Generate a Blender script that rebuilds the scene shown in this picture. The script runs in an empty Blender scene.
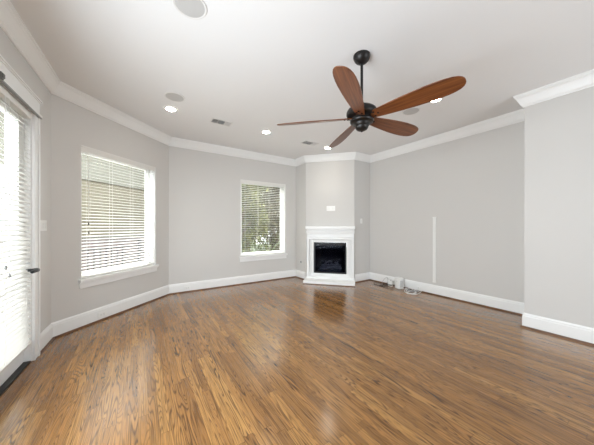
import bpy, math, random
from mathutils import Vector, Matrix

random.seed(7)
scene = bpy.context.scene
COL = scene.collection
PI = math.pi

# ------------------------------------------------------------------ camera
CAM_H = 1.34
cam_d = bpy.data.cameras.new('camera')
cam_d.sensor_width = 36.0
cam_d.lens = 240.0 / 594.0 * 36.0
cam_d.shift_y = 3.5 / 594.0
cam_d.clip_start = 0.02
cam = bpy.data.objects.new('camera', cam_d)
cam.location = (0, 0, CAM_H)
cam.rotation_euler = (math.radians(90), 0, math.radians(-33.5))
COL.objects.link(cam)
scene.camera = cam

# ------------------------------------------------------------------ world, sun, exposure
world = bpy.data.worlds.new('sky')
scene.world = world
world.use_nodes = True
bg = world.node_tree.nodes['Background']
bg.inputs['Color'].default_value = (0.88, 0.95, 1.0, 1)
bg.inputs['Strength'].default_value = 2.5

sun_d = bpy.data.lights.new('sun', 'SUN')
sun_d.energy = 2.4
sun_d.angle = math.radians(6)
sun_d.color = (1.0, 0.96, 0.88)
sun = bpy.data.objects.new('sun', sun_d)
sun.rotation_euler = (math.radians(30), 0, math.radians(-150))   # high sun from beyond the back wall
COL.objects.link(sun)

# unseen fill light added well behind the camera, standing in for daylight
fill_d = bpy.data.lights.new('rear_fill', 'AREA')
fill_d.shape = 'RECTANGLE'
fill_d.size, fill_d.size_y = 2.8, 2.6
fill_d.energy = 36.0
fill_d.color = (0.84, 0.93, 1.0)
fill = bpy.data.objects.new('rear_fill', fill_d)
fill.location = (2.75, -2.95, 1.4)
fill.rotation_euler = (math.radians(86), 0, math.radians(14))
COL.objects.link(fill)
# second added fill, out of view by the left wall, for imagined glazed doors
side_d = bpy.data.lights.new('side_fill', 'AREA')
side_d.shape = 'RECTANGLE'
side_d.size, side_d.size_y = 2.0, 1.9
side_d.spread = math.radians(170)
side_d.energy = 31.0
side_d.color = (0.84, 0.93, 1.0)
side = bpy.data.objects.new('side_fill', side_d)
side.location = (-0.91, 1.3, 1.2)
side.rotation_euler = (math.radians(87), 0, math.radians(-90))
COL.objects.link(side)

scene.view_settings.view_transform = 'Standard'
scene.view_settings.look = 'None'
scene.view_settings.gamma = 1.0
scene.view_settings.use_curve_mapping = False
scene.view_settings.exposure = 2.06
LAMP_W = 6.0          # each recessed downlight

scene.cycles.max_bounces = 12
scene.cycles.diffuse_bounces = 6
scene.cycles.transparent_max_bounces = 16
scene.cycles.sample_clamp_indirect = 8.0


# ================================================================== helpers
class MB:
    """collects shapes, linked as ONE mesh object"""
    def __init__(s):
        s.v, s.f = [], []

    def add(s, vs, fs, M=None):
        n = len(s.v)
        for p in vs:
            p = Vector(p)
            s.v.append(tuple(M @ p) if M else tuple(p))
        for f in fs:
            s.f.append([i + n for i in f])
        return s

    def box(s, x0, x1, y0, y1, z0, z1, M=None):
        vs = [(x0, y0, z0), (x1, y0, z0), (x1, y1, z0), (x0, y1, z0),
              (x0, y0, z1), (x1, y0, z1), (x1, y1, z1), (x0, y1, z1)]
        fs = [(0, 3, 2, 1), (4, 5, 6, 7), (0, 1, 5, 4), (1, 2, 6, 5), (2, 3, 7, 6), (3, 0, 4, 7)]
        return s.add(vs, fs, M)

    def frame(s, x0, x1, z0, z1, w, y0, y1, bottom=True, M=None, wt=None, wb=None):
        """a rectangular picture-frame of boards, boards w wide"""
        wt = w if wt is None else wt
        wb = w if wb is None else wb
        s.box(x0, x0 + w, y0, y1, z0, z1, M)
        s.box(x1 - w, x1, y0, y1, z0, z1, M)
        s.box(x0 + w, x1 - w, y0, y1, z1 - wt, z1, M)
        if bottom:
            s.box(x0 + w, x1 - w, y0, y1, z0, z0 + wb, M)
        return s

    def lathe(s, prof, n=32, M=None, cap=True):
        """profile list of (r, z) turned about z"""
        vs, fs = [], []
        for r, z in prof:
            for k in range(n):
                a = 2 * PI * k / n
                vs.append((r * math.cos(a), r * math.sin(a), z))
        for i in range(len(prof) - 1):
            for k in range(n):
                a, b = i * n + k, i * n + (k + 1) % n
                fs.append((a, b, b + n, a + n))
        if cap:
            fs.append(tuple(range(n))[::-1])
            fs.append(tuple((len(prof) - 1) * n + k for k in range(n)))
        return s.add(vs, fs, M)

    def tube(s, pts, r, n=8, M=None, radii=None):
        pts = [Vector(p) for p in pts]
        vs, fs = [], []
        up = Vector((0, 0, 1))
        last = None
        for i, p in enumerate(pts):
            t = (pts[min(i + 1, len(pts) - 1)] - pts[max(i - 1, 0)])
            if t.length < 1e-9:
                t = Vector((1, 0, 0))
            t.normalize()
            if last is None:
                a = t.cross(up)
                if a.length < 1e-3:
                    a = t.cross(Vector((1, 0, 0)))
            else:
                a = last - t * last.dot(t)
                if a.length < 1e-4:
                    a = t.cross(up)
            a.normalize()
            last = a
            b = t.cross(a)
            rr = radii[i] if radii else r
            for k in range(n):
                an = 2 * PI * k / n
                vs.append(p + a * math.cos(an) * rr + b * math.sin(an) * rr)
        for i in range(len(pts) - 1):
            for k in range(n):
                q, w = i * n + k, i * n + (k + 1) % n
                fs.append((q, w, w + n, q + n))
        fs.append(tuple(range(n))[::-1])
        fs.append(tuple((len(pts) - 1) * n + k for k in range(n)))
        return s.add(vs, fs, M)

    def prism(s, poly, z0, z1, M=None):
        n = len(poly)
        vs = [(x, y, z0) for x, y in poly] + [(x, y, z1) for x, y in poly]
        fs = [tuple(range(n))[::-1], tuple(range(n, 2 * n))]
        for k in range(n):
            j = (k + 1) % n
            fs.append((k, j, j + n, k + n))
        return s.add(vs, fs, M)

    def build(s, name, m, parent=None, smooth=False, bevel=0.0, M=None, recalc=True):
        me = bpy.data.meshes.new(name)
        me.from_pydata(s.v, [], s.f)
        if recalc:
            import bmesh
            bm = bmesh.new()
            bm.from_mesh(me)
            bmesh.ops.recalc_face_normals(bm, faces=bm.faces)
            bm.to_mesh(me)
            bm.free()
        me.materials.append(m)
        if smooth:
            me.shade_smooth()
            me.set_sharp_from_angle(angle=math.radians(38))
        o = bpy.data.objects.new(name, me)
        COL.objects.link(o)
        if parent:
            o.parent = parent
        if M is not None:
            o.matrix_local = M
        if bevel > 0:
            b = o.modifiers.new('bevel', 'BEVEL')
            b.width = bevel
            b.segments = 2
            b.limit_method = 'ANGLE'
        return o


def tag(o, label=None, cat=None, group=None, kind=None):
    if label:
        o['label'] = label
    if cat:
        o['category'] = cat
    if group:
        o['group'] = group
    if kind:
        o['kind'] = kind
    return o


def empty(name, M, label, cat, group=None, kind=None):
    o = bpy.data.objects.new(name, None)
    o.empty_display_size = 0.05
    COL.objects.link(o)
    o.matrix_world = M
    return tag(o, label, cat, group, kind)


def T(x, y, z, rz=0.0):
    return Matrix.Translation((x, y, z)) @ Matrix.Rotation(rz, 4, 'Z')


def wall_frame(P, Q, s=0.0, z=0.0):
    """x runs along the wall, y points out of the room (room is y < 0)"""
    d = (Vector((Q[0], Q[1], 0)) - Vector((P[0], P[1], 0))).normalized()
    o = Vector((P[0], P[1], z)) + d * s
    return Matrix.Translation(o) @ Matrix.Rotation(math.atan2(d.y, d.x), 4, 'Z')


def copy_tree(o, parent=None):
    c = o.copy()
    COL.objects.link(c)
    c.parent = parent
    for ch in list(o.children):
        copy_tree(ch, c)
    return c


# ================================================================== materials
def mat(name):
    m = bpy.data.materials.new(name)
    m.use_nodes = True
    nt = m.node_tree
    return m, nt, nt.nodes['Principled BSDF'], nt.nodes.new, nt.links.new


def plain(name, col, rough=0.5, metal=0.0, var=0.04, scale=6.0, bump=0.0, bscale=180.0, spec=0.5):
    m, nt, p, N, L = mat(name)
    tc = N('ShaderNodeTexCoord')
    no = N('ShaderNodeTexNoise')
    no.inputs['Scale'].default_value = scale
    L(tc.outputs['Object'], no.inputs['Vector'])
    mx = N('ShaderNodeMix')
    mx.data_type = 'RGBA'
    mx.inputs['A'].default_value = (*[c * (1 - var) for c in col], 1)
    mx.inputs['B'].default_value = (*[min(1, c * (1 + var)) for c in col], 1)
    L(no.outputs['Fac'], mx.inputs['Factor'])
    L(mx.outputs['Result'], p.inputs['Base Color'])
    p.inputs['Roughness'].default_value = rough
    p.inputs['Metallic'].default_value = metal
    p.inputs['Specular IOR Level'].default_value = spec
    if bump:
        n2 = N('ShaderNodeTexNoise')
        n2.inputs['Scale'].default_value = bscale
        L(tc.outputs['Object'], n2.inputs['Vector'])
        b = N('ShaderNodeBump')
        b.inputs['Strength'].default_value = bump
        b.inputs['Distance'].default_value = 0.002
        L(n2.outputs['Fac'], b.inputs['Height'])
        L(b.outputs['Normal'], p.inputs['Normal'])
    return m


def emit(name, col, st):
    m, nt, p, N, L = mat(name)
    p.inputs['Base Color'].default_value = (*col, 1)
    p.inputs['Emission Color'].default_value = (*col, 1)
    p.inputs['Emission Strength'].default_value = st
    return m


def math_node(N, L, op, a, b=None, c=None):
    n = N('ShaderNodeMath')
    n.operation = op
    for i, q in enumerate((a, b, c)):
        if q is None:
            continue
        if isinstance(q, (int, float)):
            n.inputs[i].default_value = q
        else:
            L(q, n.inputs[i])
    return n.outputs[0]


def floor_material():
    m, nt, p, N, L = mat('oak_strip_floor')
    mt = lambda op, a, b=None, c=None: math_node(N, L, op, a, b, c)
    W, LEN = 0.062, 1.15
    tc = N('ShaderNodeTexCoord')
    sp = N('ShaderNodeSeparateXYZ')
    L(tc.outputs['Object'], sp.inputs[0])
    X, Y = sp.outputs['X'], sp.outputs['Y']
    u = mt('DIVIDE', X, W)
    row = mt('FLOOR', u)
    fu = mt('FRACT', u)
    wn = N('ShaderNodeTexWhiteNoise')
    wn.noise_dimensions = '1D'
    L(row, wn.inputs['W'])
    v = mt('ADD', mt('DIVIDE', Y, LEN), mt('MULTIPLY', wn.outputs['Value'], 7.3))
    cell = mt('FLOOR', v)
    fv = mt('FRACT', v)
    cb = N('ShaderNodeCombineXYZ')
    L(row, cb.inputs[0]); L(cell, cb.inputs[1])
    w2 = N('ShaderNodeTexWhiteNoise')
    w2.noise_dimensions = '2D'
    L(cb.outputs[0], w2.inputs['Vector'])
    rnd = w2.outputs['Value']
    sc = N('ShaderNodeSeparateColor')
    L(w2.outputs['Color'], sc.inputs[0])
    rnd2 = sc.outputs[1]
    # cathedral grain: contour lines of a smooth noise stretched along the board
    g = N('ShaderNodeCombineXYZ')
    L(mt('MULTIPLY', X, 14.0), g.inputs[0])
    L(mt('MULTIPLY', Y, 0.85), g.inputs[1])
    L(mt('MULTIPLY', rnd, 91.0), g.inputs[2])
    n1 = N('ShaderNodeTexNoise')
    n1.inputs['Scale'].default_value = 1.0
    n1.inputs['Detail'].default_value = 1.2
    n1.inputs['Roughness'].default_value = 0.45
    n1.inputs['Distortion'].default_value = 0.35
    L(g.outputs[0], n1.inputs['Vector'])
    ring = mt('FRACT', mt('MULTIPLY', n1.outputs['Fac'], 22.0))
    tri = mt('ABSOLUTE', mt('SUBTRACT', mt('MULTIPLY', ring, 2.0), 1.0))
    line = N('ShaderNodeMapRange')
    line.interpolation_type = 'SMOOTHSTEP'
    line.inputs['From Min'].default_value = 0.45
    line.inputs['From Max'].default_value = 0.98
    L(tri, line.inputs['Value'])
    # open pores
    g2 = N('ShaderNodeCombineXYZ')
    L(mt('MULTIPLY', X, 260.0), g2.inputs[0])
    L(mt('MULTIPLY', Y, 9.0), g2.inputs[1])
    L(mt('MULTIPLY', rnd2, 40.0), g2.inputs[2])
    n2 = N('ShaderNodeTexNoise')
    n2.inputs['Scale'].default_value = 1.0
    n2.inputs['Detail'].default_value = 3.0
    L(g2.outputs[0], n2.inputs['Vector'])
    pore = N('ShaderNodeMapRange')
    pore.inputs['From Min'].default_value = 0.40
    pore.inputs['From Max'].default_value = 0.68
    L(n2.outputs['Fac'], pore.inputs['Value'])
    # long fibre streaks
    g4 = N('ShaderNodeCombineXYZ')
    L(mt('MULTIPLY', X, 120.0), g4.inputs[0])
    L(mt('MULTIPLY', Y, 2.4), g4.inputs[1])
    L(mt('MULTIPLY', rnd, 77.0), g4.inputs[2])
    n4 = N('ShaderNodeTexNoise')
    n4.inputs['Scale'].default_value = 1.0
    n4.inputs['Detail'].default_value = 3.0
    L(g4.outputs[0], n4.inputs['Vector'])
    fib = N('ShaderNodeMapRange')
    fib.inputs['From Min'].default_value = 0.46
    fib.inputs['From Max'].default_value = 0.70
    L(n4.outputs['Fac'], fib.inputs['Value'])
    # broad tone along each board
    g3 = N('ShaderNodeCombineXYZ')
    L(mt('MULTIPLY', X, 14.0), g3.inputs[0])
    L(mt('MULTIPLY', Y, 0.9), g3.inputs[1])
    L(mt('MULTIPLY', rnd, 53.0), g3.inputs[2])
    n3 = N('ShaderNodeTexNoise')
    n3.inputs['Scale'].default_value = 1.0
    n3.inputs['Detail'].default_value = 2.0
    L(g3.outputs[0], n3.inputs['Vector'])
    tone = mt('ADD', mt('MULTIPLY', rnd2, 0.62), mt('MULTIPLY', n3.outputs['Fac'], 0.45))
    rp = N('ShaderNodeValToRGB')
    e = rp.color_ramp.elements
    e[0].position, e[0].color = 0.06, FLOOR_DARK
    e[1].position, e[1].color = 0.95, FLOOR_LIGHT
    k = e.new(0.48); k.color = FLOOR_MID
    L(tone, rp.inputs['Fac'])
    # darken by grain, pores, joints
    gr = mt('MULTIPLY', line.outputs[0], mt('ADD', 0.46, mt('MULTIPLY', rnd, 0.40)))
    po = mt('MAXIMUM', mt('MULTIPLY', pore.outputs[0], 0.40), mt('MULTIPLY', fib.outputs[0], 0.72))
    edge = mt('MAXIMUM', mt('GREATER_THAN', mt('ABSOLUTE', mt('SUBTRACT', fu, 0.5)), 0.484),
              mt('GREATER_THAN', mt('ABSOLUTE', mt('SUBTRACT', fv, 0.5)), 0.4985))
    dark = mt('MULTIPLY', mt('SUBTRACT', 1.0, gr), mt('SUBTRACT', 1.0, po))
    dark = mt('MULTIPLY', dark, mt('SUBTRACT', 1.0, mt('MULTIPLY', edge, 0.5)))
    mx = N('ShaderNodeMix')
    mx.data_type = 'RGBA'
    mx.inputs['A'].default_value = FLOOR_GRAIN
    L(dark, mx.inputs['Factor'])
    L(rp.outputs['Color'], mx.inputs['B'])
    L(mx.outputs['Result'], p.inputs['Base Color'])
    rr = mt('ADD', FLOOR_ROUGH, mt('MULTIPLY', pore.outputs[0], 0.10))
    L(rr, p.inputs['Roughness'])
    p.inputs['Specular IOR Level'].default_value = 0.15
    p.inputs['Coat Weight'].default_value = 0.7
    p.inputs['Coat Roughness'].default_value = 0.17
    p.inputs['Coat IOR'].default_value = 1.6
    b = N('ShaderNodeBump')
    b.inputs['Strength'].default_value = 0.16
    b.inputs['Distance'].default_value = 0.001
    L(dark, b.inputs['Height'])
    L(b.outputs['Normal'], p.inputs['Normal'])
    return m


def wood(name, dark, light, rough=0.35, sx=3.0, sy=55.0):
    """streaks along local x"""
    m, nt, p, N, L = mat(name)
    tc = N('ShaderNodeTexCoord')
    mp = N('ShaderNodeMapping')
    mp.inputs['Scale'].default_value = (sx, sy, sy)
    L(tc.outputs['Object'], mp.inputs['Vector'])
    n = N('ShaderNodeTexNoise')
    n.inputs['Scale'].default_value = 1.0
    n.inputs['Detail'].default_value = 4.0
    n.inputs['Distortion'].default_value = 0.5
    L(mp.outputs[0], n.inputs['Vector'])
    r = N('ShaderNodeValToRGB')
    r.color_ramp.elements[0].position = 0.32
    r.color_ramp.elements[0].color = (*dark, 1)
    r.color_ramp.elements[1].position = 0.68
    r.color_ramp.elements[1].color = (*light, 1)
    L(n.outputs['Fac'], r.inputs['Fac'])
    L(r.outputs['Color'], p.inputs['Base Color'])
    p.inputs['Roughness'].default_value = rough
    return m


def glass_material(name, tint=(1, 1, 1), refl=0.06):
    m = bpy.data.materials.new(name)
    m.use_nodes = True
    nt = m.node_tree
    nt.nodes.clear()
    N, L = nt.nodes.new, nt.links.new
    out = N('ShaderNodeOutputMaterial')
    tr = N('ShaderNodeBsdfTransparent')
    tr.inputs['Color'].default_value = (*tint, 1)
    gl = N('ShaderNodeBsdfGlossy')
    gl.inputs['Roughness'].default_value = 0.03
    mx = N('ShaderNodeMixShader')
    mx.inputs[0].default_value = refl
    L(tr.outputs[0], mx.inputs[1]); L(gl.outputs[0], mx.inputs[2])
    L(mx.outputs[0], out.inputs['Surface'])
    return m


def leaf_material(name, a, b, c):
    m, nt, p, N, L = mat(name)
    tc = N('ShaderNodeTexCoord')
    n = N('ShaderNodeTexNoise')
    n.inputs['Scale'].default_value = 2.6
    n.inputs['Detail'].default_value = 5.0
    n.inputs['Roughness'].default_value = 0.75
    L(tc.outputs['Object'], n.inputs['Vector'])
    r = N('ShaderNodeValToRGB')
    e = r.color_ramp.elements
    e[0].position, e[0].color = 0.34, (*a, 1)
    e[1].position, e[1].color = 0.66, (*c, 1)
    k = e.new(0.5); k.color = (*b, 1)
    L(n.outputs['Fac'], r.inputs['Fac'])
    L(r.outputs['Color'], p.inputs['Base Color'])
    p.inputs['Roughness'].default_value = 0.55
    p.inputs['Transmission Weight'].default_value = 0.0
    tl = N('ShaderNodeBsdfTranslucent')
    L(r.outputs['Color'], tl.inputs['Color'])
    mx = N('ShaderNodeMixShader')
    mx.inputs[0].default_value = 0.35
    L(p.outputs[0], mx.inputs[1]); L(tl.outputs[0], mx.inputs[2])
    L(mx.outputs[0], nt.nodes['Material Output'].inputs['Surface'])
    return m


def brick_material(name, c1, c2, mortar):
    m, nt, p, N, L = mat(name)
    tc = N('ShaderNodeTexCoord')
    mp = N('ShaderNodeMapping')
    mp.inputs['Rotation'].default_value = (math.radians(90), 0, 0)
    L(tc.outputs['Object'], mp.inputs['Vector'])
    b = N('ShaderNodeTexBrick')
    b.inputs['Color1'].default_value = (*c1, 1)
    b.inputs['Color2'].default_value = (*c2, 1)
    b.inputs['Mortar'].default_value = (*mortar, 1)
    b.inputs['Scale'].default_value = 4.5
    b.inputs['Mortar Size'].default_value = 0.02
    L(mp.outputs[0], b.inputs['Vector'])
    L(b.outputs['Color'], p.inputs['Base Color'])
    p.inputs['Roughness'].default_value = 0.85
    return m


FLOOR_DARK = (0.215, 0.098, 0.029, 1)
FLOOR_MID = (0.345, 0.164, 0.049, 1)
FLOOR_LIGHT = (0.475, 0.250, 0.079, 1)
FLOOR_GRAIN = (0.040, 0.017, 0.006, 1)
FLOOR_ROUGH = 0.20

WALL = plain('warm_grey_wall_paint', (0.640, 0.625, 0.604), 0.55, var=0.012, scale=1.5, bump=0.05, bscale=220, spec=0.35)
CEIL = plain('white_ceiling_paint', (0.80, 0.80, 0.80), 0.8, var=0.01, scale=1.2, bump=0.05, bscale=160, spec=0.2)
TRIM = plain('white_trim_paint', (0.86, 0.86, 0.85), 0.32, var=0.008, scale=3)
PLASTIC = plain('white_plastic', (0.82, 0.82, 0.80), 0.35, var=0.01)
PLATE = plain('white_switch_plate', (0.86, 0.86, 0.84), 0.30, var=0.01)
SLAT = plain('white_blind_slat', (0.78, 0.765, 0.735), 0.38, var=0.012, scale=9)
CORD = plain('white_blind_cord', (0.80, 0.79, 0.76), 0.8, var=0.03, scale=60)
FLOOR = floor_material()
SHOE = wood('stained_shoe_moulding', (0.075, 0.030, 0.012), (0.17, 0.075, 0.032), 0.35, 4, 4)
BRONZE = plain('oil_rubbed_bronze', (0.014, 0.012, 0.011), 0.40, metal=0.35, var=0.25, scale=14)
BLADE = wood('reddish_brown_blade_wood', (0.095, 0.027, 0.009), (0.225, 0.078, 0.025), 0.33, 3.0, 60.0)
BLADE_EDGE = BLADE
BLACK = plain('black_metal', (0.012, 0.012, 0.014), 0.38, metal=0.3, var=0.2, scale=12)
SOOT = plain('black_firebox_lining', (0.008, 0.008, 0.010), 0.8, var=0.25, scale=7)
LOG = plain('ceramic_log', (0.30, 0.25, 0.20), 0.9, var=0.55, scale=16, bump=0.8, bscale=40)
EMBER = plain('grey_ember_bed', (0.06, 0.055, 0.05), 0.95, var=0.5, scale=50, bump=0.8, bscale=60)
SMOKED = glass_material('smoked_fireplace_glass', (0.42, 0.45, 0.58), 0.003)
GLASS = glass_material('clear_window_glass', (0.97, 0.98, 0.97), 0.05)
GRILLE = plain('light_grey_speaker_grille', (0.52, 0.515, 0.505), 0.7, var=0.05, scale=200, bump=0.4, bscale=500)
SPK_RIM = plain('white_speaker_rim', (0.74, 0.73, 0.715), 0.5, var=0.01)
VENT_DARK = plain('dark_vent_throat', (0.20, 0.20, 0.20), 0.8)
LENS = emit('lit_downlight_lens', (1.0, 0.93, 0.80), 14.0)
BLACK_WIRE = plain('black_cable', (0.025, 0.025, 0.028), 0.45)
GREY_WIRE = plain('grey_cable', (0.42, 0.42, 0.42), 0.5)
WHITE_WIRE = plain('white_cable', (0.72, 0.71, 0.69), 0.5)
GREYP = plain('grey_plastic', (0.30, 0.31, 0.31), 0.45)
STUCCO = plain('cream_stucco', (0.125, 0.105, 0.070), 0.9, var=0.06, scale=2.5, bump=0.4, bscale=70)
PALE_CREAM = plain('pale_cream', (0.135, 0.125, 0.100), 0.8, var=0.03, scale=2)
BRICK = brick_material('pale_red_brick', (0.125, 0.085, 0.078), (0.15, 0.108, 0.10), (0.17, 0.15, 0.14))
CONC = plain('balcony_concrete', (0.62, 0.60, 0.57), 0.85, var=0.1, scale=3, bump=0.3, bscale=60)
RAILM = plain('dark_railing_metal', (0.025, 0.02, 0.018), 0.5, metal=0.2)
BARK = plain('grey_brown_bark', (0.13, 0.09, 0.065), 0.9, var=0.35, scale=9, bump=0.9, bscale=25)
GRASS = plain('lawn_green', (0.03, 0.042, 0.015), 0.95, var=0.4, scale=1.5)
LEAF_A = leaf_material('olive_leaves', (0.018, 0.021, 0.008), (0.11, 0.115, 0.030), (0.34, 0.32, 0.09))
LEAF_B = leaf_material('dark_green_leaves', (0.014, 0.019, 0.007), (0.055, 0.068, 0.020), (0.18, 0.20, 0.065))
LEAF_C = leaf_material('autumn_tinted_leaves', (0.032, 0.026, 0.014), (0.09, 0.072, 0.034), (0.23, 0.19, 0.09))
ROOFM = plain('grey_shingles', (0.20, 0.19, 0.18), 0.9, var=0.3, scale=12)

# ================================================================== the room shell
CZ = 3.07
L0 = (-1.147, -3.02)
A = (-0.86, 3.98)
B = (0.50, 5.31)
C = (3.48, 5.31)
G = (3.48, 4.86)
E_ = (4.27, 3.99)
D = (4.82, 3.99)
S1 = (4.82, 0.99)
S2 = (4.27, 0.99)
S3 = (4.27, -3.02)
PATH = [L0, A, B, C, G, E_, D, S1, S2, S3]


def seg_dir(P, Q):
    d = Vector((Q[0] - P[0], Q[1] - P[1]))
    return d.normalized()


def offset_pt(i, o, path=PATH):
    """path vertex i moved o to the room side, mitred"""
    n = len(path)
    P = Vector(path[i])
    if i == 0:
        d = seg_dir(path[0], path[1]); return P + Vector((d.y, -d.x)) * o
    if i == n - 1:
        d = seg_dir(path[-2], path[-1]); return P + Vector((d.y, -d.x)) * o
    d1, d2 = seg_dir(path[i - 1], path[i]), seg_dir(path[i], path[i + 1])
    n1, n2 = Vector((d1.y, -d1.x)), Vector((d2.y, -d2.x))
    b = n1 + n2
    return P + b * (o / (1 + n1.dot(n2)))


def sweep(profile, path, mb, i0, i1, zbase=0.0, cut0=None, cut1=None):
    """closed profile [(offset, z)] swept along path vertices i0..i1"""
    rings = []
    for i in range(i0, i1 + 1):
        ring = []
        for o, z in profile:
            if i == i0 and cut0 is not None:
                d = seg_dir(path[i], path[i + 1]); q = Vector(path[i]) + d * cut0 + Vector((d.y, -d.x)) * o
            elif i == i1 and cut1 is not None:
                d = seg_dir(path[i - 1], path[i]); q = Vector(path[i - 1]) + d * cut1 + Vector((d.y, -d.x)) * o
            else:
                q = offset_pt(i, o, path)
            ring.append((q.x, q.y, zbase + z))
        rings.append(ring)
    n = len(profile)
    vs = [v for r in rings for v in r]
    fs = []
    for a in range(len(rings) - 1):
        for k in range(n):
            j = (k + 1) % n
            fs.append((a * n + k, a * n + j, (a + 1) * n + j, (a + 1) * n + k))
    fs.append(tuple(range(n)))
    fs.append(tuple((len(rings) - 1) * n + k for k in range(n))[::-1])
    mb.add(vs, fs)
    return mb


THICK = 0.18


def build_wall(name, i, openings, label, zt=CZ):
    P, Q = Vector(PATH[i]), Vector(PATH[i + 1])
    d = (Q - P).normalized()
    n_out = Vector((-d.y, d.x))
    Lw = (Q - P).length
    o0 = (offset_pt(i, -THICK) - P).dot(d)
    o1 = (offset_pt(i + 1, -THICK) - P).dot(d)
    ss = [0.0] + sorted(v for op in openings for v in op[:2]) + [Lw]
    so = [o0] + sorted(v for op in openings for v in op[:2]) + [o1]
    mb = MB()

    def cell(sa, sb, oa, ob, z0, z1):
        pts = []
        for (s, o) in ((sa, oa), (sb, ob)):
            q, r = P + d * s, P + d * o + n_out * THICK
            pts.append((q, r))
        vs = []
        for z in (z0, z1):
            vs += [(pts[0][0].x, pts[0][0].y, z), (pts[1][0].x, pts[1][0].y, z),
                   (pts[1][1].x, pts[1][1].y, z), (pts[0][1].x, pts[0][1].y, z)]
        mb.add(vs, [(0, 3, 2, 1), (4, 5, 6, 7), (0, 1, 5, 4), (1, 2, 6, 5), (2, 3, 7, 6), (3, 0, 4, 7)])
    for k in range(len(ss) - 1):
        op = [q for q in openings if abs(q[0] - ss[k]) < 1e-6]
        if op:
            _, _, z0, z1 = op[0]
            if z0 > 0:
                cell(ss[k], ss[k + 1], so[k], so[k + 1], 0.0, z0)
            cell(ss[k], ss[k + 1], so[k], so[k + 1], z1, zt)
        else:
            cell(ss[k], ss[k + 1], so[k], so[k + 1], 0.0, zt)
    o = mb.build(name, WALL)
    return tag(o, label, 'wall', kind='structure')


# openings: (s0, s1, z0, z1)
LEN_L = (Vector(A) - Vector(L0)).length
DOOR = (LEN_L - 1.58, LEN_L - 0.545, 0.0, 2.46)
WIN1 = (0.325, 1.572, 0.63, 2.41)
WIN2 = (1.46, 2.66, 0.63, 2.41)
FIRE = (0.217, 0.995, 0.20, 0.945)

# floor, ceiling (both reach a little under and over the walls)
outline = [tuple(offset_pt(i, -0.17)) for i in range(len(PATH))]
o = MB().prism(outline, -0.12, 0.0).build('floor', FLOOR)
tag(o, 'brown oak strip floor running the length of the room', 'floor', kind='structure')
o = MB().prism(outline, CZ, CZ + 0.15).build('ceiling', CEIL)
tag(o, 'flat white ceiling with recessed lights', 'ceiling', kind='structure')

build_wall('wall_left', 0, [DOOR], 'grey wall at far left holding the glazed door')
build_wall('wall_window', 1, [WIN1], 'grey angled wall holding the wide window nearest the door')
build_wall('wall_back', 2, [WIN2], 'grey back wall holding the window with trees outside')
build_wall('wall_fireplace_left', 3, [], 'narrow grey side of the fireplace breast facing the back window')
build_wall('wall_fireplace', 4, [FIRE], 'grey angled fireplace breast above the white mantel')
build_wall('wall_fireplace_right', 5, [], 'narrow shaded grey side of the fireplace breast facing right')
build_wall('wall_right', 6, [], 'long light grey wall right of the fireplace with white raceway')
build_wall('wall_step', 7, [], 'short return where the right wall steps into the room')
build_wall('wall_near', 8, [], 'grey wall section nearest the camera at far right')

o = MB().box(-1.4, 4.5, -3.2, -3.02, 0.0, CZ).build('wall_rear', WALL)  # unseen end wall, added to shut out sky light from the rear
tag(o, 'unseen grey wall added at the far end of the room behind the camera', 'wall', kind='structure')

CROWN = [(0, -0.158), (0.012, -0.158), (0.015, -0.146), (0.026, -0.138), (0.036, -0.118), (0.050, -0.085),
         (0.066, -0.052), (0.077, -0.040), (0.079, -0.026), (0.088, -0.022), (0.090, 0.0), (0, 0.0)]
mb = MB()
sweep(CROWN, PATH, mb, 0, len(PATH) - 1, CZ)
o = mb.build('trim_1', TRIM, smooth=False)
tag(o, 'white crown moulding around the top of all the walls', 'crown moulding', kind='structure')

BASE = [(0, 0), (0.018, 0), (0.018, 0.150), (0.014, 0.158), (0.014, 0.172), (0.008, 0.182), (0.005, 0.190), (0, 0.190)]
SHOEP = [(0.018, 0), (0.036, 0), (0.035, 0.009), (0.030, 0.017), (0.024, 0.021), (0.018, 0.022)]


def baseboard(name, i, label, cut0=None, cut1=None):
    mb = MB(); sweep(BASE, PATH, mb, i, i + 1, 0.0, cut0, cut1)
    b = mb.build(name, TRIM)
    tag(b, label, 'baseboard', kind='structure')
    mb = MB(); sweep(SHOEP, PATH, mb, i, i + 1, 0.0, cut0, cut1)
    s = mb.build('shoe_moulding', SHOE, b)
    s['label'] = 'brown stained wood strip'
    return b


CASE_IN = LEN_L - 0.525
CASE_OUT = LEN_L - 0.43
baseboard('baseboard_left', 0, 'short white baseboard right of the glazed door', cut0=CASE_OUT)
baseboard('baseboard_window', 1, 'white baseboard under the wide window')
baseboard('baseboard_back', 2, 'white baseboard under the window with trees')
baseboard('baseboard_fireplace_left', 3, 'short white baseboard on the left side of the fireplace breast', cut1=0.44)
baseboard('baseboard_fireplace_right', 5, 'short white baseboard on the right side of the fireplace breast', cut0=0.01)
baseboard('baseboard_right', 6, 'long white baseboard behind the modem on the right wall')
baseboard('baseboard_step', 7, 'short white baseboard on the wall step')
baseboard('baseboard_near', 8, 'white baseboard at far right nearest the camera')

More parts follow.
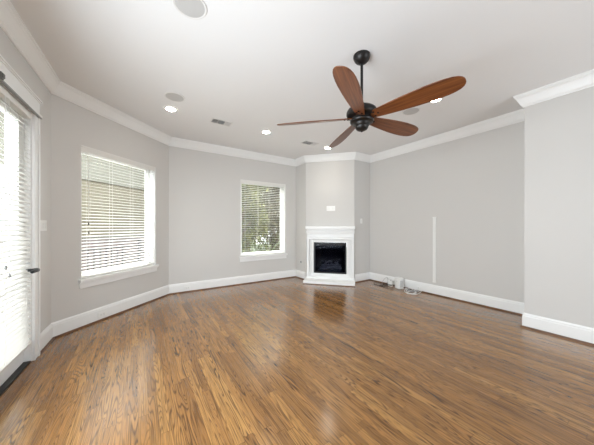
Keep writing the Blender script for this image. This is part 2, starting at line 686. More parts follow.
# ------------------------------------------------------------------ windows
def build_window(name, i, op, label):
    F = wall_frame(PATH[i], PATH[i + 1])
    s0, s1, z0, z1 = op
    root = MB().frame(s0, s1, z0, z1, 0.045, 0.115, 0.17).build(name, TRIM, bevel=0.003)
    root.matrix_world = F
    tag(root, label, 'window', kind='structure')
    MB().frame(s0 + 0.04, s1 - 0.04, z0 + 0.04, z1 - 0.04, 0.035, 0.128, 0.158).build('sash', TRIM, root, bevel=0.002)
    MB().box(s0 + 0.07, s1 - 0.07, 0.141, 0.146, z0 + 0.07, z1 - 0.07).build('pane', GLASS, root)
    # white painted reveal boards lining the opening, stool and apron
    mb = MB()
    mb.box(s0, s0 + 0.006, 0.0, 0.115, z0, z1)
    mb.box(s1 - 0.006, s1, 0.0, 0.115, z0, z1)
    mb.box(s0 + 0.006, s1 - 0.006, 0.0, 0.115, z1 - 0.006, z1)
    mb.build('reveal', TRIM, root)
    mb = MB()
    mb.box(s0 - 0.035, s1 + 0.035, -0.045, 0.0, z0 - 0.03, z0 + 0.006)
    mb.box(s0 + 0.001, s1 - 0.001, 0.0, 0.115, z0, z0 + 0.006)
    mb.build('window_stool', TRIM, root, bevel=0.006)
    mb = MB()
    mb.box(s0 - 0.02, s1 + 0.02, -0.018, 0.0, z0 - 0.115, z0 - 0.03)
    mb.box(s0 - 0.028, s1 + 0.028, -0.028, 0.0, z0 - 0.048, z0 - 0.03)
    mb.build('apron', TRIM, root, bevel=0.003)
    return root


build_window('window_1', 1, WIN1, 'wide white window in the angled wall overlooking the balcony')
build_window('window_2', 2, WIN2, 'white window in the back wall looking out on trees')


def build_blind(F, w, z0, z1, depth_c, label, tilt, cords, name='venetian_blind', pitch=0.0425,
                valance=True, tassel=None, wand=None, tassel_mat=None):
    """x from 0 to w; depth_c = slat centre, y; z1 top, z0 bottom"""
    root = empty(name, F, label, 'window blind', 'white slatted blinds')
    mb = MB()
    mb.box(0.012, w - 0.012, depth_c - 0.025, depth_c + 0.025, z1 - 0.048, z1)
    mb.build('headrail', SLAT, root, bevel=0.002)
    mb = MB()
    yv = depth_c - 0.036
    if valance:
        mb.box(0.004, w - 0.004, yv - 0.006, yv + 0.004, z1 - 0.072, z1)
        mb.box(0.004, w - 0.004, yv - 0.012, yv - 0.006, z1 - 0.016, z1)
        mb.box(0.004, w - 0.004, yv - 0.010, yv - 0.006, z1 - 0.072, z1 - 0.060)
        mb.build('valance', SLAT, root, bevel=0.002)
    zt, zb = z1 - 0.085, z0 + 0.045
    n = int((zt - zb) / pitch)
    mb = MB()
    for k in range(n + 1):
        z = zb + (zt - zb) * k / n
        M = Matrix.Translation((0, depth_c, z)) @ Matrix.Rotation(tilt, 4, 'X')
        # slightly crowned slat, 5 cm deep and 3 mm thick
        sec = [(-0.025, -0.0010), (-0.012, 0.0002), (0.0, 0.0006), (0.012, 0.0002), (0.025, -0.0010)]
        vs, fs = [], []
        for x in (0.008, w - 0.008):
            for y, zz in sec:
                vs.append((x, y, zz + 0.0011))
            for y, zz in reversed(sec):
                vs.append((x, y, zz - 0.0011))
        m = len(sec) * 2
        for q in range(m):
            j = (q + 1) % m
            fs.append((q, j, j + m, q + m))
        fs.append(tuple(range(m))[::-1]); fs.append(tuple(range(m, 2 * m)))
        mb.add(vs, fs, M)
    mb.build('slats', SLAT, root)
    MB().box(0.008, w - 0.008, depth_c - 0.026, depth_c + 0.026, z0 + 0.004, z0 + 0.024).build('bottom_rail', SLAT, root, bevel=0.003)
    for x in cords:
        mb = MB()
        for yy in (-0.0275, 0.0275):
            mb.tube([(x, depth_c + yy, z0 + 0.02), (x, depth_c + yy, z1 - 0.05)], 0.0013, 5)
        mb.build('ladder_cord', CORD, root)
    if tassel:
        for x, zt_ in tassel:
            c = MB().tube([(x, depth_c - 0.046, z1 - 0.06), (x + 0.002, depth_c - 0.048, zt_ + 0.02)], 0.0016, 6).build('pull_cord', CORD, root)
            MB().lathe([(0.003, 0.03), (0.006, 0.022), (0.009, 0.0), (0.005, -0.004)], 12,
                       Matrix.Translation((x + 0.002, depth_c - 0.048, zt_))).build('tassel', tassel_mat or BRONZE, c, smooth=True)
    if wand:
        x, zw = wand
        MB().tube([(x, depth_c - 0.046, z1 - 0.07), (x, depth_c - 0.05, zw)], 0.0045, 8).build('tilt_wand', SLAT, root, smooth=True)
    return root


F1 = wall_frame(A, B, WIN1[0] + 0.008)
build_blind(F1, 1.231, 0.637, 2.405, 0.048, 'white slatted blind filling the wide window in the angled wall',
            math.radians(10), (0.12, 0.44, 0.79, 1.11), tassel=((0.085, 1.36), (0.088, 1.24)))
F2 = wall_frame(B, C, WIN2[0] + 0.008)
build_blind(F2, 1.184, 0.637, 2.405, 0.048, 'white slatted blind open in front of the trees in the back window',
            math.radians(-5), (0.12, 0.43, 0.75, 1.06), wand=(0.43, 1.35))

# ------------------------------------------------------------------ the glazed door in the left wall
FL = wall_frame(L0, A)
d0, d1, _, dz = DOOR
door = MB().frame(d0 + 0.022, d1 - 0.022, 0.018, dz - 0.022, 0.115, 0.045, 0.09, wb=0.22).build('door_1', TRIM, bevel=0.003)
door.matrix_world = FL
tag(door, 'white glazed door behind the tall blind at far left', 'door', kind='structure')
MB().box(d0 + 0.13, d1 - 0.13, 0.064, 0.070, 0.23, dz - 0.13).build('pane', GLASS, door)
mb = MB()
mb.box(d0, d0 + 0.02, 0.0, 0.17, 0.0, dz)
mb.box(d1 - 0.02, d1, 0.0, 0.17, 0.0, dz)
mb.box(d0 + 0.02, d1 - 0.02, 0.0, 0.17, dz - 0.02, dz)
mb.build('door_jamb', TRIM, door)
MB().box(d0 + 0.02, d1 - 0.02, -0.004, 0.15, 0.0, 0.016).build('threshold', BRONZE, door, bevel=0.003)
# handle and deadbolt
hz = 0.915
hx = d1 - 0.10
h = MB().lathe([(0.030, 0.0), (0.030, 0.006), (0.024, 0.012), (0.011, 0.014), (0.011, 0.05), (0.0, 0.052)], 24,
               Matrix.Translation((hx, 0.045, hz)) @ Matrix.Rotation(PI / 2, 4, 'X')).build('door_handle', BLACK, door, smooth=True)
mb = MB().tube([(hx, 0.0, hz), (hx, -0.035, hz), (hx - 0.003, -0.062, hz), (hx - 0.02, -0.074, hz), (hx - 0.06, -0.076, hz + 0.002),
                (hx - 0.115, -0.070, hz - 0.004)], 0.01, 12, radii=[0.014, 0.014, 0.019, 0.021, 0.018, 0.014])
mb.build('lever', BLACK, h, smooth=True)
MB().lathe([(0.028, 0.0), (0.028, 0.008), (0.020, 0.016), (0.0, 0.018)], 24,
           Matrix.Translation((hx, 0.045, hz + 0.13)) @ Matrix.Rotation(PI / 2, 4, 'X')).build('deadbolt', GREYP, door, smooth=True)
# casing: a wide flat board with a bead, and a capped head
mb = MB()
for (a, b) in ((CASE_IN - 0.02, CASE_OUT), (d0 - 0.17, d0 + 0.0)):
    mb.box(a, b, -0.022, 0.0, 0.0, dz - 0.0)
    mb.box(a, a + 0.02, -0.027, -0.022, 0.0, dz)
    mb.box(b - 0.028, b, -0.032, -0.022, 0.0, dz)
case = mb.build('trim_2', TRIM, bevel=0.003)
case.matrix_world = FL
tag(case, 'wide white casing around the glazed door', 'door casing', kind='structure')
mb = MB()
mb.box(d0 - 0.18, CASE_OUT + 0.01, -0.045, 0.0, dz, dz + 0.025)
mb.box(d0 - 0.165, CASE_OUT - 0.01, -0.030, 0.0, dz + 0.025, dz + 0.145)
mb.box(d0 - 0.172, CASE_OUT - 0.003, -0.038, 0.0, dz + 0.145, dz + 0.158)
mb.box(d0 - 0.18, CASE_OUT + 0.004, -0.048, 0.0, dz + 0.158, dz + 0.172)
mb.build('head_casing', TRIM, case, bevel=0.003)
MB().box(d0 - 0.16, CASE_OUT - 0.004, -0.046, -0.023, dz - 0.013, dz - 0.001).build('shadow_gap_strip', GREYP, case)['label'] = 'dark grey strip'  # dark strip stands in for the shadow gap under the head casing
FD = wall_frame(L0, A, d0 + 0.032)
build_blind(FD, d1 - d0 - 0.064, 0.19, dz - 0.03, 0.008, 'tall white slatted blind hanging over the glazed door at far left',
            math.radians(38), (0.12, 0.46, d1 - d0 - 0.19), tassel=((0.40, 1.0), (0.46, 0.93)), tassel_mat=GREYP, valance=False)
# grey catch fixed under the head casing
mb = MB().box(0, 0.04, -0.062, -0.02, 0.0, 0.05).box(0.005, 0.035, -0.07, -0.062, 0.008, 0.042)
o = mb.build('door_catch', plain('dark_grey_catch', (0.12, 0.125, 0.115), 0.5), bevel=0.003)
o.matrix_world = wall_frame(L0, A, LEN_L - 1.27, dz - 0.015)
tag(o, 'small grey catch on the head casing above the door blind', 'door catch')


# ------------------------------------------------------------------ fireplace
FF = wall_frame(G, E_)
LF = (Vector(E_) - Vector(G)).length
hearth = MB().box(0.018, LF + 0.02, -0.40, -0.001, 0.0, 0.075).build('hearth', TRIM, bevel=0.006)
hearth.matrix_world = FF
tag(hearth, 'low white hearth slab on the floor in front of the fireplace', 'hearth')
MB().box(0.018, LF + 0.02, -0.414, -0.40, 0.0, 0.014).build('shoe_moulding', SHOE, hearth)['label'] = 'brown stained wood strip'

mant = empty('fireplace_mantel', FF, 'white stepped mantel and surround around the black fireplace', 'mantel')
x0, x1 = 0.052, LF - 0.008
ox0, ox1, oz0, oz1 = FIRE
mb = MB()
mb.box(x0, ox0, -0.055, -0.001, 0.075, 1.07)
mb.box(ox1, x1, -0.055, -0.001, 0.075, 1.07)
mb.box(ox0, ox1, -0.055, -0.001, oz1, 1.07)
mb.box(ox0, ox1, -0.085, -0.001, 0.075, oz0)
mb.build('surround', TRIM, mant, bevel=0.003)
mb = MB()
mb.frame(x0, x1, 0.075, 1.07, 0.052, -0.116, -0.055, bottom=False)
mb.frame(x0 + 0.055, x1 - 0.055, 0.075, 1.015, 0.012, -0.085, -0.055, bottom=False)
mb.build('outer_moulding', TRIM, mant, bevel=0.004)
mb = MB()
mb.frame(ox0 - 0.055, ox1 + 0.055, oz0 - 0.055, oz1 + 0.055, 0.050, -0.100, -0.055)
mb.build('inner_moulding', TRIM, mant, bevel=0.004)
MB().box(x0 - 0.012, x1 + 0.012, -0.122, -0.001, 0.075, 0.115).build('plinth', TRIM, mant, bevel=0.004)
mb = MB()
mb.box(x0, x1, -0.088, -0.001, 1.07, 1.155)
mb.box(x0 - 0.008, x1 + 0.008, -0.108, -0.001, 1.150, 1.172)
mb.box(x0 - 0.010, x1 + 0.012, -0.120, -0.001, 1.172, 1.200)
mb.box(x0 - 0.014, x1 + 0.016, -0.132, -0.001, 1.200, 1.225)
mb.build('frieze', TRIM, mant, bevel=0.004)
mb = MB()
mb.box(x0 - 0.022, x1 + 0.026, -0.190, -0.001, 1.268, 1.335)
mb.box(x0 - 0.008, x1 + 0.010, -0.125, -0.001, 1.225, 1.268)
mb.build('shelf', TRIM, mant, bevel=0.008)

ins = empty('fireplace_insert', FF @ Matrix.Translation((0, 0, 0)), 'black glass fronted gas fireplace set in the white surround', 'fireplace')
e = 0.004
mb = MB()
bx0, bx1 = ox0 + 0.10, ox1 - 0.10
pts_f = [(ox0 + e, 0.0, oz0 + e), (ox1 - e, 0.0, oz0 + e), (ox1 - e, 0.0, oz1 - e), (ox0 + e, 0.0, oz1 - e)]
pts_b = [(bx0, 0.40, oz0 + e), (bx1, 0.40, oz0 + e), (bx1, 0.40, oz1 - 0.06), (bx0, 0.40, oz1 - 0.06)]
t = 0.012
po_f = [(ox0 + e, 0.0, oz0 + e), (ox1 - e, 0.0, oz0 + e), (ox1 - e, 0.0, oz1 - e), (ox0 + e, 0.0, oz1 - e)]
pi_f = [(ox0 + e + t, 0.0, oz0 + e + t), (ox1 - e - t, 0.0, oz0 + e + t), (ox1 - e - t, 0.0, oz1 - e - t), (ox0 + e + t, 0.0, oz1 - e - t)]
pi_b = [(bx0 + t, 0.39, oz0 + e + t), (bx1 - t, 0.39, oz0 + e + t), (bx1 - t, 0.39, oz1 - 0.07), (bx0 + t, 0.39, oz1 - 0.07)]
vs = po_f + pts_b + pi_f + pi_b
fs = []
for k in range(4):
    j = (k + 1) % 4
    fs.append((k, j, 4 + j, 4 + k))            # outside
    fs.append((8 + k, 12 + k, 12 + j, 8 + j))  # inside
    fs.append((k, 8 + k, 8 + j, j))            # rim
fs.append((4, 5, 6, 7)); fs.append((12, 15, 14, 13))
mb.add(vs, fs)
mb.build('firebox', SOOT, ins)
MB().frame(ox0 + e, ox1 - e, oz0 + e, oz1 - e, 0.028, -0.078, -0.001).build('black_frame', BLACK, ins, bevel=0.003)
mb = MB()
for k in range(2):
    zz = oz1 - 0.05 - 0.016 * k
    mb.box(ox0 + 0.045, ox1 - 0.045, -0.070, -0.062, zz - 0.004, zz + 0.004)
mb.build('louvre', BLACK, ins)
MB().box(ox0 + 0.03, ox1 - 0.03, -0.050, -0.045, oz0 + 0.03, oz1 - 0.03).build('glass_front', SMOKED, ins)
MB().box(ox0 + 0.12, ox1 - 0.12, 0.08, 0.32, oz0 + 0.017, oz0 + 0.06).build('burner_tray', EMBER, ins, bevel=0.01)


def log_thing(p, q, r, label):
    p, q = Vector(p), Vector(q)
    pts, rad = [], []
    for k in range(9):
        f = k / 8
        w = Vector((0, math.sin(f * 5 + p.x * 9) * 0.008, math.sin(f * 7 + p.z * 11) * 0.006))
        pts.append(p.lerp(q, f) + w)
        rad.append(r * (0.82 + 0.25 * math.sin(f * 6.0 + p.x * 20) ** 2))
    mb = MB().tube(pts, r, 12, radii=rad)
    mid = p.lerp(q, 0.35)
    mb.tube([mid, mid + Vector((0.01, -0.03, 0.05)), mid + Vector((0.02, -0.035, 0.075))], 0.014, 8)
    o = mb.build('gas_log', LOG, smooth=True)
    o.matrix_world = FF
    return tag(o, label, 'gas log', 'ceramic logs behind the fireplace glass')


cz0 = oz0 + 0.10
log_thing((0.33, 0.14, cz0), (0.87, 0.15, cz0 + 0.01), 0.034, 'long dark ceramic log lying lowest behind the fireplace glass')
log_thing((0.36, 0.27, cz0 + 0.035), (0.84, 0.26, cz0 + 0.05), 0.038, 'long dark ceramic log at the back of the firebox')
log_thing((0.42, 0.13, cz0 + 0.07), (0.55, 0.25, cz0 + 0.15), 0.024, 'short ceramic log slanting on the left of the log stack')
log_thing((0.64, 0.12, cz0 + 0.07), (0.57, 0.25, cz0 + 0.17), 0.022, 'short ceramic log standing in the middle of the log stack')
log_thing((0.79, 0.14, cz0 + 0.07), (0.70, 0.25, cz0 + 0.13), 0.024, 'short ceramic log slanting on the right of the log stack')

# ------------------------------------------------------------------ plates, switches, outlets
def plate(F, w, hgt, label, cat, gangs=1, kind='switch', name='light_switch'):
    root = empty(name, F, label, cat)
    MB().box(-w / 2, w / 2, -0.007, -0.0005, -hgt / 2, hgt / 2).build('cover_plate', PLATE, root, bevel=0.003)
    for k in range(gangs):
        cx = (k - (gangs - 1) / 2) * 0.046
        if kind == 'switch':
            MB().box(cx - 0.016, cx + 0.016, -0.0105, -0.007, -0.033, 0.033).build('rocker', PLASTIC, root, bevel=0.002)
        elif kind == 'outlet':
            MB().box(cx - 0.034, cx + 0.034, -0.0095, -0.007, -0.017, 0.017).build('socket_face', PLASTIC, root, bevel=0.002)
            for s in (-0.019, 0.019):
                for zz in (-0.005, 0.005):
                    MB().box(s - 0.005, s + 0.005, -0.0100, -0.0095, zz - 0.001, zz + 0.001).build('socket_slot', BLACK, root)
        elif kind == 'jack':
            MB().lathe([(0.006, 0), (0.006, 0.006), (0.004, 0.010)], 12,
                       Matrix.Translation((cx, -0.007, 0)) @ Matrix.Rotation(PI / 2, 4, 'X')).build('jack', GREYP, root)
    return root


plate(wall_frame(L0, A, LEN_L - 0.265, 1.345), 0.21, 0.118, 'wide white switch plate right of the glazed door', 'light switch', 4)
plate(wall_frame(E_, D, 0.235, 1.46), 0.072, 0.118, 'white single switch on the shaded side of the fireplace breast', 'light switch', 1)
pl = plate(wall_frame(G, E_, 0.62, 1.765), 0.205, 0.118, 'wide white plate on the wall above the mantel', 'wall plate', 0, name='wall_plate')
MB().box(-0.085, -0.02, -0.0105, -0.007, -0.035, 0.035).build('socket_face', PLASTIC, pl, bevel=0.002)
MB().box(0.025, 0.075, -0.0105, -0.007, -0.033, 0.033).build('cable_insert', PLASTIC, pl, bevel=0.002)
plate(wall_frame(A, B, 0.585, 0.085) @ Matrix.Translation((0, -0.018, 0)), 0.118, 0.072, 'white outlet set in the baseboard under the wide window', 'outlet', 1, 'outlet', 'wall_outlet')
plate(wall_frame(B, C, 0.33, 0.085) @ Matrix.Translation((0, -0.018, 0)), 0.118, 0.072, 'white outlet set in the baseboard left of the tree window', 'outlet', 1, 'outlet', 'wall_outlet')
plate(wall_frame(D, S1, 0.92, 0.095) @ Matrix.Translation((0, -0.018, 0)), 0.118, 0.072, 'white outlet in the baseboard just right of the modem', 'outlet', 1, 'outlet', 'wall_outlet')
plate(wall_frame(D, S1, 1.26, 0.07) @ Matrix.Translation((0, -0.018, 0)), 0.05, 0.05, 'small square jack plate on the baseboard right of the cables', 'wall plate', 1, 'jack', 'wall_plate')

# gas key valve on the left side of the breast
root = empty('gas_valve', wall_frame(C, G, 0.24, 0.42) @ Matrix.Rotation(PI / 2, 4, 'X'), 'small round gas key plate low on the breast beside the fireplace', 'gas valve')
MB().lathe([(0.030, 0.0005), (0.030, 0.004), (0.024, 0.008), (0.010, 0.009)], 24).build('escutcheon', GREYP, root, smooth=True)
MB().lathe([(0.010, 0.009), (0.010, 0.012), (0.006, 0.013)], 12).build('key_socket', BLACK, root, smooth=True)

# raceway on the right wall
rw = MB().box(-0.030, 0.030, -0.020, -0.0005, 0.0, 1.265).build('cable_raceway', PLASTIC, bevel=0.006)
rw.matrix_world = wall_frame(D, S1, 1.57, 0.245)
tag(rw, 'tall narrow white cable raceway on the right wall', 'cable raceway')
MB().box(-0.032, 0.032, -0.022, -0.0005, -0.006, 0.012).build('end_cap', PLASTIC, rw, bevel=0.002)
MB().box(-0.032, 0.032, -0.022, -0.0005, 1.253, 1.271).build('end_cap', PLASTIC, rw, bevel=0.002)

# ------------------------------------------------------------------ modem and cables on the floor
MX, MY = 4.665, 3.08
modem = empty('modem', T(MX, MY, 0, math.radians(-108)), 'white upright modem standing on the floor against the right wall', 'modem')
mb = MB()
poly = []
for (cx, cy, a0) in ((0.053, -0.04, -90), (0.053, 0.04, 0), (-0.053, 0.04, 90), (-0.053, -0.04, 180)):
    for k in range(5):
        a = math.radians(a0 + k * 22.5)
        poly.append((cx + 0.025 * math.cos(a), cy + 0.025 * math.sin(a)))
mb.prism(poly, 0.012, 0.235)
mb.build('case', PLASTIC, modem, smooth=True, bevel=0.006)
mb = MB().prism([(x * 0.92, y * 0.92) for x, y in poly], 0.0, 0.012)
mb.build('foot', GREYP, modem)
mb = MB()
for k in range(7):
    mb.box(0.0775, 0.0795, -0.04, 0.04, 0.05 + 0.02 * k, 0.058 + 0.02 * k)
mb.build('vent_slots', GREYP, modem)
MB().box(-0.02, 0.02, -0.0665, -0.0645, 0.16, 0.166).build('status_lights', GREYP, modem)

root = empty('power_adapter', T(4.68, 3.30, 0, math.radians(-80)), 'white power brick propped on the baseboard left of the modem', 'power adapter')
MB().box(-0.05, 0.05, -0.03, 0.03, 0.0, 0.13).build('brick', PLASTIC, root, bevel=0.01)
MB().box(-0.02, 0.02, -0.012, 0.012, 0.13, 0.142).build('plug', GREYP, root, bevel=0.002)


def loops(cx, cy, n, rx, ry, zmax, seed, start=None, end=None, drift=(0, 0)):
    rnd = random.Random(seed)
    pts = []
    if start:
        pts.append(Vector(start))
    steps = int(n * 14)
    ph = rnd.random() * 6
    for k in range(steps):
        a = ph + 2 * PI * k / 14
        jx = 0.75 + 0.35 * math.sin(k * 0.37 + seed)
        jy = 0.75 + 0.35 * math.cos(k * 0.29 + seed * 2)
        z = 0.006 + zmax * (0.5 + 0.5 * math.sin(k * 0.51 + seed)) ** 2
        pts.append(Vector((cx + drift[0] * k / steps + rx * jx * math.cos(a), cy + drift[1] * k / steps + ry * jy * math.sin(a), z)))
    if end:
        pts.append(Vector(end))
    # Catmull-Rom smoothing
    out = []
    for i in range(len(pts) - 1):
        p0, p1, p2, p3 = pts[max(i - 1, 0)], pts[i], pts[i + 1], pts[min(i + 2, len(pts) - 1)]
        for s in range(4):
            t = s / 4
            q = 0.5 * ((2 * p1) + (p2 - p0) * t + (2 * p0 - 5 * p1 + 4 * p2 - p3) * t * t + (3 * p1 - p0 - 3 * p2 + p3) * t ** 3)
            q.z = max(q.z, 0.006)
            q.x = min(q.x, 4.765)
            out.append(q)
    out.append(pts[-1])
    return out


def cable(pts, r, m, label, name='cable'):
    o = MB().tube(pts, r, 7).build(name, m, smooth=True)
    return tag(o, label, 'cable', 'cables around the modem')


cable(loops(4.57, 3.46, 2.2, 0.13, 0.17, 0.055, 3, start=(4.60, 3.18, 0.06), drift=(0.02, -0.12)), 0.0055, BLACK_WIRE,
      'black cable looped on the floor left of the modem')
cable(loops(4.70, 3.44, 1.4, 0.04, 0.09, 0.16, 5, start=(4.68, 3.30, 0.145)), 0.004, GREY_WIRE,
      'grey cable curled up against the baseboard behind the power brick')
cable(loops(4.55, 2.80, 3.2, 0.12, 0.12, 0.06, 8, start=(4.57, 2.95, 0.03), drift=(0.04, -0.16)), 0.0055, WHITE_WIRE,
      'white cable heaped on the floor right of the modem')
cable(loops(4.62, 2.80, 2.1, 0.10, 0.13, 0.05, 12, start=(4.778, 3.03, 0.085), drift=(0.02, -0.05)), 0.0055, GREY_WIRE,
      'grey cable running from the baseboard outlet into the heap')
cable(loops(4.66, 2.74, 1.2, 0.08, 0.12, 0.03, 15, start=(4.62, 2.95, 0.05)), 0.005, BLACK_WIRE,
      'black cable end at the right of the white heap')

# ------------------------------------------------------------------ ceiling fittings
def downlight(x, y, label):
    root = empty('recessed_light', T(x, y, CZ), label, 'ceiling light', 'lit recessed downlights')
    MB().lathe([(0.064, -0.001), (0.064, -0.004), (0.072, -0.009), (0.090, -0.008), (0.096, -0.001)], 40, cap=False).build('trim_ring', SPK_RIM, root, smooth=True)
    MB().lathe([(0.066, -0.0005), (0.066, -0.004), (0.0, -0.0055)], 40, cap=False).build('lens', LENS, root, smooth=True)
    ld = bpy.data.lights.new('downlight_lamp', 'SPOT')
    ld.energy = LAMP_W
    ld.spot_size = math.radians(115)
    ld.spot_blend = 1.0
    ld.shadow_soft_size = 0.06
    ld.color = (1.0, 0.94, 0.84)
    lo = bpy.data.objects.new('downlight_lamp', ld)
    COL.objects.link(lo)
    lo.parent = root
    lo.location = (0, 0, -0.02)
    return root


downlight(0.405, 3.99, 'lit round recessed light beside the round speaker above the wide window')
downlight(1.965, 3.995, 'lit round recessed light between the two ceiling vents')
downlight(3.495, 4.05, 'lit round recessed light in front of the fireplace breast')
downlight(3.39, 1.69, 'lit round recessed light right beside the longest fan blade')

def speaker(x, y, label):
    root = empty('ceiling_speaker', T(x, y, CZ), label, 'ceiling speaker', 'round ceiling speakers')
    MB().lathe([(0.108, -0.001), (0.108, -0.006), (0.114, -0.009), (0.122, -0.008), (0.126, -0.001)], 48, cap=False).build('rim', SPK_RIM, root, smooth=True)
    MB().lathe([(0.109, -0.0005), (0.109, -0.005), (0.06, -0.0065), (0.0, -0.007)], 48, cap=False).build('grille', GRILLE, root, smooth=True)
    return root


speaker(0.340, 2.03, 'large round grey ceiling speaker at the top edge of the photo')
speaker(0.41, 3.585, 'round grey ceiling speaker beside the lit downlight near the wide window')
speaker(3.425, 2.065, 'round grey ceiling speaker between the two right-hand fan blades')


def vent(x, y, w, d, label):
    root = empty('ceiling_vent', T(x, y, CZ), label, 'ceiling vent', 'white ceiling vents')
    mb = MB()
    mb.box(-w / 2, w / 2, -d / 2, -d / 2 + 0.022, -0.007, -0.0005)
    mb.box(-w / 2, w / 2, d / 2 - 0.022, d / 2, -0.007, -0.0005)
    mb.box(-w / 2, -w / 2 + 0.022, -d / 2 + 0.022, d / 2 - 0.022, -0.007, -0.0005)
    mb.box(w / 2 - 0.022, w / 2, -d / 2 + 0.022, d / 2 - 0.022, -0.007, -0.0005)
    mb.box(-w / 6 - 0.004, -w / 6 + 0.004, -d / 2 + 0.022, d / 2 - 0.022, -0.007, -0.0005)
    mb.box(w / 6 - 0.004, w / 6 + 0.004, -d / 2 + 0.022, d / 2 - 0.022, -0.007, -0.0005)
    mb.build('frame', SPK_RIM, root)
    MB().box(-w / 2 + 0.02, w / 2 - 0.02, -d / 2 + 0.02, d / 2 - 0.02, -0.0025, -0.0005).build('throat', VENT_DARK, root)
    # three banks of angled louvres, each bank throwing its own way
    mb = MB()
    iw = w - 0.044
    for b, ang in ((0, -50), (1, 0), (2, 50)):
        xa = -w / 2 + 0.022 + iw / 3 * b + 0.004
        xb = xa + iw / 3 - 0.008
        if b == 1:
            n = 6
            for k in range(n):
                yy = -d / 2 + 0.03 + (d - 0.06) * k / (n - 1)
                M = Matrix.Translation((0, yy, -0.006)) @ Matrix.Rotation(math.radians(40), 4, 'X')
                mb.box(xa, xb, -0.007, 0.007, -0.0006, 0.0006, M)
        else:
            n = 5
            for k in range(n):
                xx = xa + 0.008 + (xb - xa - 0.016) * k / (n - 1)
                M = Matrix.Translation((xx, 0, -0.006)) @ Matrix.Rotation(math.radians(ang), 4, 'Y')
                mb.box(-0.007, 0.007, -d / 2 + 0.024, d / 2 - 0.024, -0.0006, 0.0006, M)
    mb.build('louvres', SPK_RIM, root)
    return root


vent(1.155, 4.03, 0.34, 0.19, 'white rectangular ceiling vent left of the middle downlight')
vent(2.98, 4.03, 0.34, 0.19, 'white rectangular ceiling vent near the fireplace breast')

# ------------------------------------------------------------------ ceiling fan
fan = empty('ceiling_fan', T(1.893, 1.669, CZ), 'five-bladed ceiling fan with reddish wood blades and bronze motor', 'ceiling fan')
MB().lathe([(0.083, -0.0005), (0.085, -0.008), (0.083, -0.024), (0.074, -0.046), (0.056, -0.066), (0.034, -0.080), (0.022, -0.086)], 40).build('canopy', BRONZE, fan, smooth=True)
MB().lathe([(0.0135, -0.08), (0.0135, -0.515)], 20).build('downrod', BRONZE, fan, smooth=True)
MB().lathe([(0.020, -0.455), (0.028, -0.462), (0.030, -0.485), (0.050, -0.495), (0.085, -0.502), (0.118, -0.513), (0.140, -0.530),
            (0.152, -0.552), (0.153, -0.575), (0.146, -0.592), (0.128, -0.603), (0.100, -0.607)], 48, Matrix.Translation((0, 0, -0.024))).build('motor_housing', BRONZE, fan, smooth=True)
MB().lathe([(0.098, -0.606), (0.100, -0.628), (0.112, -0.632), (0.118, -0.642), (0.114, -0.655), (0.098, -0.664), (0.082, -0.668),
            (0.074, -0.690), (0.066, -0.696), (0.064, -0.712), (0.052, -0.728), (0.030, -0.740), (0.012, -0.744), (0.008, -0.752)], 40, Matrix.Translation((0, 0, -0.024))).build('switch_housing', BRONZE, fan, smooth=True)


def blade_mesh():
    """blade along +x from r=0.10 to r=0.875, 9 mm thick, rounded paddle"""
    prof = [(0.100, 0.046), (0.16, 0.055), (0.25, 0.066), (0.36, 0.078), (0.48, 0.088), (0.60, 0.094), (0.68, 0.0935),
            (0.75, 0.088), (0.80, 0.0785), (0.835, 0.065), (0.857, 0.048), (0.869, 0.030), (0.874, 0.012)]
    top = [(x, y) for x, y in prof]
    out = top + [(x, -y) for x, y in reversed(top)]
    return MB().prism(out, -0.0045, 0.0045)


bl = blade_mesh().build('blade', BLADE, fan, smooth=True, bevel=0.003)
bos = []
for (bxx, byy) in ((0.135, 0.026), (0.135, -0.026), (0.172, 0.0)):
    bos.append(MB().lathe([(0.0105, -0.004), (0.0105, -0.008), (0.006, -0.011)], 12, Matrix.Translation((bxx, byy, 0))).build('blade_bolt', BRONZE, bl, smooth=True))
pitch = math.radians(19)
# the motor hangs a touch out of plumb on its rod, lower towards the back of the room
TILT = Matrix.Translation((0, 0, -0.635)) @ Matrix.Rotation(math.radians(1.9), 4, Vector((-math.sin(math.radians(125)), math.cos(math.radians(125)), 0))) @ Matrix.Translation((0, 0, 0.612))
angs = (-76, -4, 68, 140, 212)
for k, a in enumerate(angs):
    if k == 0:
        b = bl
    else:
        b = bl.copy(); COL.objects.link(b); b.parent = fan
        for bo in bos:
            c = bo.copy(); COL.objects.link(c); c.parent = b
    b.matrix_local = TILT @ Matrix.Rotation(math.radians(a), 4, 'Z') @ Matrix.Translation((0, 0, -0.612)) @ Matrix.Rotation(-pitch, 4, 'X')

# ------------------------------------------------------------------ outside
o = MB().box(-40, 40, -30, 60, -3.6, -3.5).build('ground', GRASS)
tag(o, 'lawn far below the windows', 'ground', kind='structure')
# balcony beyond the angled wall
FB = wall_frame(A, B)
mb = MB().box(-4.0, 6.0, 0.19, 2.25, -0.30, -0.06)
o = mb.build('balcony_floor', CONC); o.matrix_world = FB
tag(o, 'concrete balcony floor outside the wide window', 'balcony', kind='structure')
rail = empty('balcony_railing', FB @ Matrix.Translation((0, 2.0, -0.06)), 'dark metal balcony railing outside the wide window', 'railing')
MB().box(-4.0, 3.2, -0.03, 0.03, 1.03, 1.07).build('top_rail', RAILM, rail, bevel=0.004)
MB().box(-4.0, 3.2, -0.018, 0.018, 0.88, 0.905).build('middle_rail', RAILM, rail)
MB().box(-4.0, 3.2, -0.018, 0.018, 0.08, 0.11).build('bottom_rail', RAILM, rail)
proto = None
for k in range(50):
    x = -3.9 + k * 0.135
    if proto is None:
        proto = MB().box(-0.012, 0.012, -0.012, 0.012, 0.11, 0.88).build('baluster', RAILM, rail)
        b = proto
    else:
        b = proto.copy(); COL.objects.link(b); b.parent = rail
    b.location = (x, 0, 0)
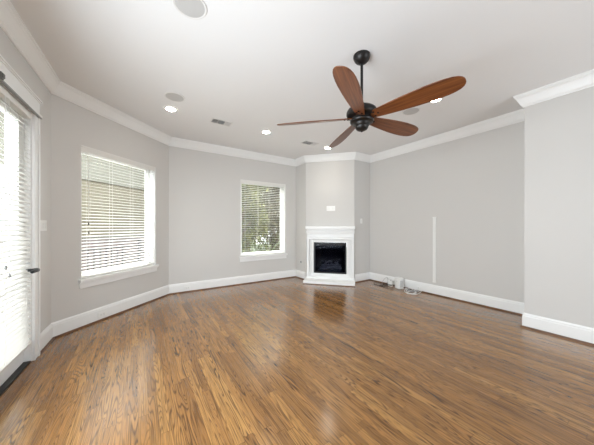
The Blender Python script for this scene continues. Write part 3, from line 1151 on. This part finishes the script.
for x in (-4.0, -1.6, 0.8, 3.2):
    MB().box(x - 0.03, x + 0.03, -0.03, 0.03, 0.0, 1.03).build('post', RAILM, rail)
# neighbouring house
FN = FB @ Matrix.Translation((0, 5.2, 0))
nb = empty('neighbouring_house', FN, 'cream stucco house with pale brick base beyond the balcony railing', 'house')
MB().box(-9, 8.0, 0, 4, 0.95, 2.9).build('stucco_wall', STUCCO, nb)
MB().box(-9, 8.0, -0.06, 4, 2.9, 4.6).build('upper_wall', PALE_CREAM, nb)  # paler cream puts the sunlit look of the upper part into colour
MB().box(-9, 8.0, -0.02, 4, -3.5, 0.95).build('brick_base', BRICK, nb)
MB().box(-9, 8.0, -0.06, 0.0, 0.92, 1.0).build('ledge', PALE_CREAM, nb)
w = MB().frame(1.3, 2.5, 1.0, 3.1, 0.08, -0.05, 0.0).build('door_frame', TRIM, nb)
MB().box(1.38, 2.42, -0.03, -0.005, 1.05, 3.02).build('pale_door', GREYP, w)
w = MB().frame(-1.2, 0.1, 1.3, 2.7, 0.08, -0.05, 0.0).build('window_frame', TRIM, nb)
MB().box(-1.12, 0.02, -0.02, -0.005, 1.38, 2.62).build('window_glass', plain('hazy_window', (0.40, 0.42, 0.42), 0.2), w)
mb = MB()
mb.add([(-9.4, -0.6, 4.6), (8.4, -0.6, 4.6), (8.4, 4.4, 4.6), (-9.4, 4.4, 4.6), (-9.4, 1.9, 5.8), (8.4, 1.9, 5.8)],
       [(0, 1, 5, 4), (2, 3, 4, 5), (1, 2, 5), (3, 0, 4), (0, 3, 2, 1)])
mb.build('roof', ROOFM, nb)


def tree(x, y, trunk_h, crown, n, lm, label, seed, leaf=0.085):
    rnd = random.Random(seed)
    root = empty('tree', T(x, y, -3.5), label, 'tree', 'trees outside the back window')
    pts = [(0, 0, 0)]
    for k in range(1, 8):
        f = k / 7
        pts.append((math.sin(f * 3 + seed) * 0.18, math.cos(f * 2.2 + seed) * 0.15 - 0.15, trunk_h * f))
    mb = MB().tube(pts, 0.2, 10, radii=[0.2 * (1 - 0.62 * k / 7) for k in range(8)])
    mb.build('trunk', BARK, root, smooth=True)
    cx, cy, cz, rx, ry, rz = crown
    ends = []
    for k in range(9):
        a = k * 2.4 + seed
        f = 0.35 + 0.6 * rnd.random()
        e_ = Vector((cx + rx * f * math.cos(a), cy + ry * f * math.sin(a), cz + rz * (rnd.random() * 1.3 - 0.7)))
        s_ = Vector(pts[3 + k % 5])
        m_ = s_.lerp(e_, 0.5) + Vector((0, 0, 0.25))
        MB().tube([s_, m_, e_], 0.05, 7, radii=[0.06, 0.04, 0.012]).build('branch', BARK, root, smooth=True)
        ends.append(e_)
    # leaf clumps
    clumps = [(e_, 0.55) for e_ in ends]
    for k in range(26):
        u, v, w_ = [rnd.gauss(0, 0.5) for _ in range(3)]
        clumps.append((Vector((cx + rx * u, cy + ry * v, cz + rz * w_)), 0.35 + 0.4 * rnd.random()))
    vs, fs = [], []
    for k in range(n):
        c, r = clumps[k % len(clumps)]
        p = c + Vector((rnd.gauss(0, 0.5) * r, rnd.gauss(0, 0.5) * r, rnd.gauss(0, 0.42) * r))
        sc = leaf * (0.6 + 0.8 * rnd.random())
        M = Matrix.Translation(p) @ Matrix.Rotation(rnd.random() * 6.28, 4, 'Z') @ Matrix.Rotation(rnd.gauss(0.5, 0.6), 4, 'X')
        b0 = len(vs)
        for q in ((0, -1.0, 0), (0.42, -0.2, 0.10), (0.30, 0.45, 0.08), (0, 1.1, -0.06), (-0.30, 0.45, 0.08), (-0.42, -0.2, 0.10)):
            vs.append(tuple(M @ (Vector(q) * sc)))
        fs += [(b0, b0 + 1, b0 + 2, b0 + 3), (b0, b0 + 3, b0 + 4, b0 + 5)]
    MB().add(vs, fs).build('foliage', lm, root, recalc=False)
    return root


tree(3.1, 9.3, 5.2, (0.0, 0.0, 5.5, 1.45, 1.1, 2.2), 12000, LEAF_A, 'olive green leafy tree filling the left of the back window', 1)
tree(5.75, 10.2, 5.6, (0.0, 0.0, 5.5, 1.6, 1.2, 2.4), 12000, LEAF_C, 'brownish leafy tree seen at the right of the back window', 2)
tree(5.6, 13.6, 6.0, (0.0, 0.0, 6.2, 3.0, 1.6, 3.2), 14000, LEAF_B, 'darker tree standing farther off behind the others', 3, 0.12)
tree(3.4, 7.3, 3.4, (0.0, 0.0, 3.3, 1.0, 0.6, 0.7), 4500, LEAF_B, 'low dark green tree across the bottom of the back window', 4)
